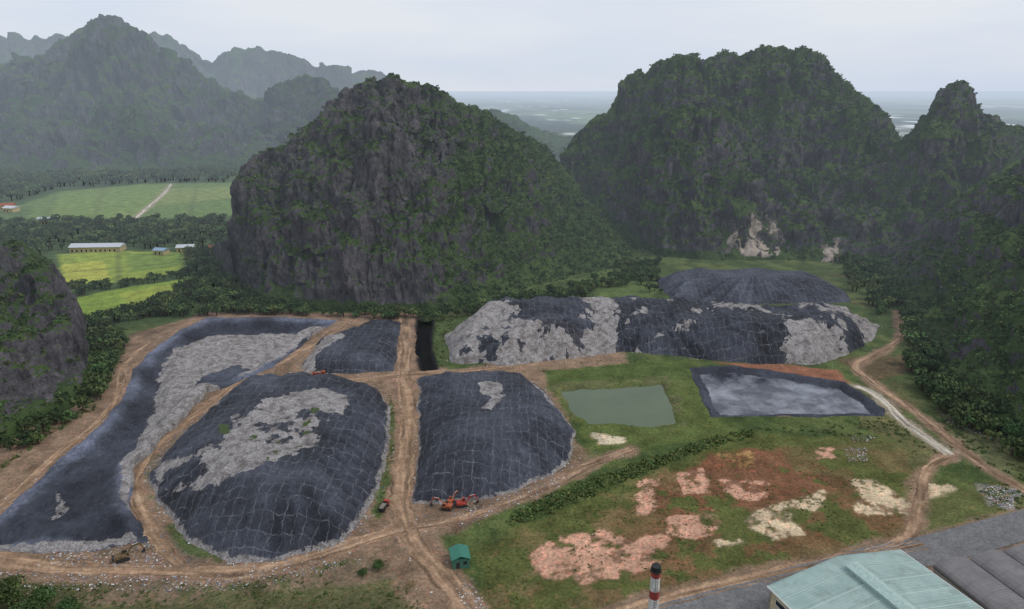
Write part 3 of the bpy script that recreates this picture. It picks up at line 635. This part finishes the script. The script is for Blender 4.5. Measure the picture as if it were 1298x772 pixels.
litter(np.vstack(L),.1,.5,'scattered_litter')
# ---------- built objects ----------
def empty(name,loc,rz=0,s=1):
    e=bpy.data.objects.new(name,None); e.location=loc; e.rotation_euler=(0,0,rz); e.scale=(s,s,s); scene.collection.objects.link(e); return e
import bmesh
def part(par,name,mat,boxes=(),prisms=(),cyls=(),bev=.04):
    bm=bmesh.new()
    for (c,s,*r) in boxes:
        mt=Matrix.Translation(c)@(Matrix.Rotation(r[0],4,r[1]) if r else Matrix.Identity(4))@Matrix.Diagonal((s[0],s[1],s[2],1))
        bmesh.ops.create_cube(bm,size=1,matrix=mt)
    for prof,y0,y1 in prisms:
        a=[bm.verts.new((p[0],y0,p[1])) for p in prof]; b=[bm.verts.new((p[0],y1,p[1])) for p in prof]; n=len(prof)
        bm.faces.new(a); bm.faces.new(b[::-1])
        for i in range(n): bm.faces.new((a[i],b[i],b[(i+1)%n],a[(i+1)%n]))
    for (c,r,h,axv,r2) in cyls:
        q=Vector((0,0,1)).rotation_difference(Vector(axv)).to_matrix().to_4x4()
        bmesh.ops.create_cone(bm,cap_ends=True,segments=20,radius1=r,radius2=r2,depth=h,matrix=Matrix.Translation(c)@q)
    bmesh.ops.recalc_face_normals(bm,faces=bm.faces)
    me=bpy.data.meshes.new(name); bm.to_mesh(me); bm.free(); me.materials.append(mat)
    o=bpy.data.objects.new(name,me); scene.collection.objects.link(o); o.parent=par
    if bev:
        b=o.modifiers.new('bevel','BEVEL'); b.width=bev; b.segments=2; b.limit_method='ANGLE'
    return o
STEEL=simple('dark_steel',(.03,.03,.032),.6); GLASS=simple('dark_glass',(.02,.025,.03),.1,spec=.6)
YEL=simple('muddy_yellow_paint',(.12,.085,.04),.7,.5); ORG=simple('orange_paint',(.32,.085,.035),.6,.4); RED=simple('red_paint',(.33,.045,.03),.6,.35)
WHT=simple('white_paint',(.75,.75,.73),.6,.08); BLK=simple('black_paint',(.02,.02,.02),.5); BLU=simple('blue_paint',(.05,.12,.35),.5)
def hz(X,Y): return float(height(np.array([X]),np.array([Y]))[0])
def stadium(L,r,cz,n=8):
    o=[]
    for i in range(n+1): a=-math.pi/2+math.pi*i/n; o.append((L/2+r*math.cos(a),cz+r*math.sin(a)))
    for i in range(n+1): a=math.pi/2+math.pi*i/n; o.append((-L/2+r*math.cos(a),cz+r*math.sin(a)))
    return o
def excavator(px,py,rz,paint,z=None,s=.78):
    X,Y=g(px,py); e=empty('excavator',(X,Y,(hz(X,Y)+.1) if z is None else z),rz,s)
    part(e,'tracks',STEEL,prisms=[(stadium(3.,.42,.45),-1.45,-.85),(stadium(3.,.42,.45),.85,1.45)],boxes=[((0,0,.6),(1.8,1.8,.4))])
    part(e,'turntable',BLK,cyls=[((0,0,.95),.8,.3,(0,0,1),.8)])
    part(e,'house',paint,prisms=[([(-2.3,1.1),(1.3,1.1),(1.3,1.7),(-.2,1.75),(-.3,2.1),(-2.1,2.15),(-2.4,1.8)],-1.25,1.25)],bev=.08)
    part(e,'counterweight',STEEL,prisms=[([(-2.9,1.15),(-2.35,1.1),(-2.35,2.0),(-2.75,1.95)],-1.2,1.2)],bev=.1)
    part(e,'cab',paint,prisms=[([(0.,1.7),(1.4,1.7),(1.5,2.1),(1.2,2.95),(0.,3.)],.35,1.25)],bev=.06)
    part(e,'cab_windows',GLASS,prisms=[([(.1,2.1),(1.46,2.12),(1.2,2.8),(.1,2.82)],.33,1.27)],boxes=[((1.37,.8,2.45),(.1,.75,.6),-.32,'Y')],bev=0)
    part(e,'boom',paint,prisms=[([(.9,1.5),(1.3,1.4),(3.2,3.7),(5.3,3.9),(5.3,4.2),(2.9,4.25)],-.45,-.05)])
    part(e,'arm',paint,prisms=[([(4.6,4.5),(5.2,4.5),(6.3,1.9),(6.05,1.8)],-.4,-.1)])
    part(e,'hydraulic_rams',WHT,cyls=[((2.,.2,2.7),.07,2.4,(1,0,1.2),.07),((3.9,-.25,4.4),.07,1.8,(1,0,.1),.07)],bev=0)
    part(e,'bucket',STEEL,prisms=[([(6.35,1.9),(6.5,1.1),(6.0,.6),(5.3,.75),(5.5,.95),(5.9,1.1),(5.95,1.8)],-.75,.25)])
    return e
LOAD=simple('waste_load',(.2,.17,.14),.9,.5,3)
def truck(px,py,rz,paint,bed,s=.8):
    X,Y=g(px,py); e=empty('dump_truck',(X,Y,hz(X,Y)+.12),rz,s)
    part(e,'wheels',BLK,cyls=[((a,b,.5),.5,.4,(0,1,0),.5) for a in (-2.4,-1.2,2.) for b in (-1.,1.)])
    part(e,'chassis',STEEL,boxes=[((0,0,.85),(6.6,.9,.3))])
    part(e,'cab',paint,prisms=[([(1.6,.8),(3.3,.8),(3.3,1.7),(3.1,2.7),(1.6,2.75)],-1.15,1.15)],bev=.08)
    part(e,'windscreen',GLASS,boxes=[((3.24,0,2.15),(.06,1.9,.7),-.2,'Y'),((2.4,1.16,2.1),(.9,.04,.6)),((2.4,-1.16,2.1),(.9,.04,.6))],bev=0)
    part(e,'tipper_bed',bed,boxes=[((-1.,0,1.15),(4.9,2.3,.12)),((-1.,1.15,1.75),(4.9,.1,1.15)),((-1.,-1.15,1.75),(4.9,.1,1.15)),((1.4,0,1.85),(.1,2.3,1.35)),((-3.4,0,1.7),(.1,2.3,1.)) ])
    part(e,'load',LOAD,prisms=[([(-3.3,1.25),(1.3,1.25),(1.2,2.0),(-.8,2.4),(-3.2,1.9)],-1.08,1.08)],bev=.2)
    return e
excavator(566,645,math.radians(170),ORG); excavator(586,641,math.radians(15),RED); excavator(572,637,math.radians(60),ORG,s=.6); excavator(156,710,math.radians(35),YEL,s=.85)
truck(487,645,math.radians(75),RED,STEEL,.7); truck(405,477,math.radians(5),ORG,RED); excavator(378,481,math.radians(200),YEL); truck(352,485,math.radians(10),BLU,STEEL,.7)
GRN=simple('green_sheet',(.04,.17,.12),.5,.15); GRW=simple('green_wall',(.05,.14,.1),.7,.2)
X,Y=g(583,713); e=empty('green_hut',(X,Y,hz(X,Y)+.05),math.radians(12))
part(e,'walls',GRW,boxes=[((0,0,1.5),(4.4,4.8,3.))])
part(e,'roof',GRN,prisms=[([(-2.6,2.95),(0,3.95),(2.6,2.95),(2.6,3.05),(0,4.1),(-2.6,3.05)],-2.8,2.8)])
part(e,'door',STEEL,boxes=[((-.8,-2.42,1.05),(.95,.06,2.1))],bev=.01); part(e,'window',GLASS,boxes=[((1.1,-2.42,1.7),(1.,.06,.9)),((-2.22,.3,1.7),(.06,1.2,.9))],bev=.01)
# chimney
X,Y,_=atY(832,717,126.5); e=empty('striped_chimney',(X,Y,0)); zt=_
def ring(nm,z0,z1,mat,r0,r1): part(e,nm,mat,cyls=[((0,0,(z0+z1)/2),r0,z1-z0,(0,0,1),r1)],bev=.03)
SW=simple('sooty_white_paint',(.55,.53,.5),.7,.3,.8); SR=simple('faded_red_paint',(.3,.05,.04),.7,.3,.8)
ring('base_block',-.5,1.2,simple('concrete',(.35,.34,.32)),2.,1.9); ring('shaft_red',1.2,8,SR,1.25,1.15); ring('shaft_white',8,13,SW,1.15,1.1)
ring('shaft_red_upper',13,15.,SR,1.1,1.05); ring('shaft_white_upper',15.,zt-2.8,SW,1.05,1.); ring('shaft_red_top',zt-2.8,zt-1.2,SR,1.,.98); ring('crown',zt-1.2,zt,BLK,1.08,1.02)
ring('crown_flange',zt-1.3,zt-1.1,STEEL,1.25,1.25)
part(e,'ladder',STEEL,boxes=[((-.25,-1.4,zt/2),(.06,.06,zt)),((.25,-1.4,zt/2),(.06,.06,zt))]+[((0,-1.4,.6+i*.6),(.5,.05,.05)) for i in range(int(zt/.6)-1)],bev=0)
# factory
def roofmat(name,c1,c2,ang):
    k=M(name,.45,.4); vr=k.n('ShaderNodeVectorRotate',rotation_type='Z_AXIS'); k.set(vr.inputs['Vector'],k.pos); vr.inputs['Angle'].default_value=ang
    sx=k.n('ShaderNodeSeparateXYZ'); k.set(sx.inputs[0],vr.outputs[0])
    rib=k.math('SINE',k.math('MULTIPLY',sx.outputs[1],2*math.pi/.75))
    sh=k.math('FRACT',k.math('MULTIPLY',sx.outputs[1],1/4.5)); sh=k.ramp(sh,[(0.,1.),(.03,1.),(.05,0.)])
    c=k.mix(k.ramp(k.noise(.25,6,.7),[(.35,0.),(.7,1.)]),c1,c2); c=k.mix(k.math('MULTIPLY',sh,.45),c,(c1[0]*.5,c1[1]*.5,c1[2]*.5))
    c=k.mix(k.ramp(k.noise(.5,7,.75,vec=k.vscale(k.pos,(.4,.4,1))),[(.5,0.),(.7,.6)]),c,(c1[0]*.6,c1[1]*.48,c1[2]*.42))
    k.col(c); k.bump(rib,.35,.08); return k.m
ang=math.atan2(13.2,37.4)
TEAL=roofmat('teal_metal_roof',(.25,.35,.32),(.35,.45,.41),-ang); GREYR=roofmat('grey_metal_roof',(.14,.13,.13),(.2,.185,.18),-ang)
CRM=simple('cream_wall',(.5,.42,.27),.8,.15)
e=empty('factory_building',(60.8,136.4,0),ang); W=39.7; Ln=60
part(e,'walls',CRM,boxes=[((.45,-Ln/2,3.9),(.3,Ln-1,7.8)),((W-.45,-Ln/2,3.9),(.3,Ln-1,7.8))],bev=0)
def gable(y,th,nm): part(e,nm,CRM,prisms=[([(.3,0),(W-.3,0),(W-.3,7.7),(W/2,10.75),(.3,7.7)],y-th,y)],bev=0)
gable(-.5,.3,'gable_wall_back'); gable(-Ln+.9,.3,'gable_wall_front')
part(e,'roof',TEAL,prisms=[([(-.6,7.75),(W/2,10.95),(W+.6,7.75),(W+.6,8.),(W/2,11.2),(-.6,8.)],-Ln,0)],bev=.03)
part(e,'ridge_vent',simple('pale_vent',(.36,.47,.43),.5,.2),prisms=[([(W/2-1.5,10.9),(W/2-1.5,11.9),(W/2-1.9,12.),(W/2,12.7),(W/2+1.9,12.),(W/2+1.5,11.9),(W/2+1.5,10.9)],-Ln+1,-4.)],bev=.03)
part(e,'roof_trim',WHT,boxes=[((-.65,-Ln/2,7.9),(.12,Ln,.35)),((W+.65,-Ln/2,7.9),(.12,Ln,.35))],bev=0)
sl=math.atan2(3.2,W/2+.6)
part(e,'roof_seams',simple('seam_strip',(.46,.56,.52),.5,.1),boxes=[((W/4-.2,-y,9.62),(W/2+.4,.16,.14),-sl,'Y') for y in range(5,58,5)]+[((W*3/4+.2,-y,9.62),(W/2+.4,.16,.14),sl,'Y') for y in range(5,58,5)],bev=0)
part(e,'windows',GLASS,boxes=[((.28,-4-y,5.2),(.06,3.,1.4)) for y in range(0,52,6)],bev=0)
part(e,'window_frames',WHT,boxes=[((.26,-4-y,4.45),(.1,3.2,.12)) for y in range(0,52,6)]+[((.26,-4-y,5.95),(.1,3.2,.12)) for y in range(0,52,6)],bev=0)
e=empty('warehouse_building',(106.5,147.2,0),math.radians(14))
sp=11.; GW=simple('grey_wall',(.3,.29,.27))
for i in range(5):
    arc=[(i*sp+sp/2-sp/2*math.cos(math.pi*j/10),4.6+2.*math.sin(math.pi*j/10)) for j in range(11)]
    part(e,'vault_roof_%d'%(i+1),GREYR,prisms=[(arc+[(p[0],p[1]-.15) for p in arc[::-1][1:-1]],-45,0)],bev=0)
    part(e,'end_wall_%d'%(i+1),GW,prisms=[([(i*sp+.1,0),(i*sp+sp-.1,0)]+[(p[0]*.985+(i*sp+sp/2)*.015,p[1]-.2) for p in arc[::-1]],-.8,-.5)],bev=0)
    part(e,'gutter_%d'%(i+1),STEEL,boxes=[((i*sp,-22.5,4.68),(.35,45,.1))],bev=0)
part(e,'side_walls',GW,boxes=[((.3,-22,2.2),(.25,44,4.4)),((5*sp-.3,-22,2.2),(.25,44,4.4))],bev=0)
def shed(px,py,L,Wd,H,rz,rc,name='farmhouse'):
    X,Y=g(px,py); e=empty(name,(X,Y,0),rz)
    part(e,'walls',CRM,boxes=[((0,0,H/2),(L,Wd,H))],bev=0)
    bm=bmesh.new(); v=[bm.verts.new(p) for p in ((-L/2-.5,-Wd/2-.6,H),(L/2+.5,-Wd/2-.6,H),(L/2+.5,0,H+Wd*.22),(-L/2-.5,0,H+Wd*.22),(L/2+.5,Wd/2+.6,H),(-L/2-.5,Wd/2+.6,H))]
    bm.faces.new(v[:4]); bm.faces.new((v[3],v[2],v[4],v[5])); bm.faces.new((v[1],v[4],v[2])); bm.faces.new((v[0],v[3],v[5]))
    me=bpy.data.meshes.new('gable_roof'); bm.to_mesh(me); bm.free(); me.materials.append(rc); o=bpy.data.objects.new('gable_roof',me); scene.collection.objects.link(o); o.parent=e
    part(e,'doors_and_windows',GLASS,boxes=[((-L/2+2+i*3.5,-Wd/2-.03,1.3),(1.1,.06,1.6)) for i in range(int((L-2)/3.5))],bev=0)
WR=simple('white_roof',(.5,.52,.55),.5,.1); BR=simple('blue_roof',(.25,.35,.45),.5,.1); RR=simple('red_roof',(.3,.12,.08),.7)
shed(125,318,38,10,4,.06,WR,'farm_shed'); shed(236,318,12,8,3.5,.2,WR); shed(205,322,9,7,3.5,-.2,BR); shed(5,265,20,10,4,.4,RR); shed(60,283,14,9,4,.1,WR); shed(275,318,10,7,3.5,.3,RR); shed(15,268,12,9,4,-.2,WR)
# ---------- world ----------
w=bpy.data.worlds.new("World"); scene.world=w; w.use_nodes=True; nt=w.node_tree; bg=nt.nodes['Background']; bg.inputs[1].default_value=.1
sky=nt.nodes.new('ShaderNodeTexSky'); sky.sky_type='NISHITA'; sky.sun_disc=False; sky.sun_elevation=math.radians(50); sky.sun_rotation=math.radians(105); sky.dust_density=3.
tc=nt.nodes.new('ShaderNodeTexCoord'); mp=nt.nodes.new('ShaderNodeMapping'); mp.inputs['Scale'].default_value=(1,1,5); nt.links.new(tc.outputs['Generated'],mp.inputs[0])
no=nt.nodes.new('ShaderNodeTexNoise'); no.inputs['Scale'].default_value=1.8; no.inputs['Detail'].default_value=5; nt.links.new(mp.outputs[0],no.inputs['Vector'])
cr=nt.nodes.new('ShaderNodeValToRGB'); cr.color_ramp.elements[0].position=.35; cr.color_ramp.elements[0].color=(.74,.84,1.02,1); cr.color_ramp.elements[1].position=.65; cr.color_ramp.elements[1].color=(.93,.97,1.04,1); nt.links.new(no.outputs['Fac'],cr.inputs[0])
sc_=nt.nodes.new('ShaderNodeVectorMath'); sc_.operation='SCALE'; sc_.inputs['Scale'].default_value=8.9; nt.links.new(cr.outputs[0],sc_.inputs[0])
mx=nt.nodes.new('ShaderNodeMix'); mx.data_type='RGBA'; mx.inputs[0].default_value=.88; nt.links.new(sky.outputs[0],mx.inputs[6]); nt.links.new(sc_.outputs[0],mx.inputs[7]); nt.links.new(mx.outputs[2],bg.inputs[0])
sun=bpy.data.lights.new('sun','SUN'); sun.energy=1.3; sun.angle=math.radians(14); sun.color=(1,.96,.9); so=bpy.data.objects.new('sun',sun); scene.collection.objects.link(so)
az=math.radians(105); el=math.radians(50); d=Vector((math.sin(az)*math.cos(el),math.cos(az)*math.cos(el),math.sin(el))); so.rotation_euler=d.to_track_quat('Z','Y').to_euler()
cam=bpy.data.cameras.new('camera'); cam.lens=36*F/1298; cam.clip_end=80000; cam.clip_start=1; co=bpy.data.objects.new('camera',cam); co.location=(0,0,CH); co.rotation_euler=(math.pi/2-PITCH,0,0); scene.collection.objects.link(co); scene.camera=co
scene.view_settings.view_transform='Standard'; scene.view_settings.look='None'; scene.view_settings.exposure=0
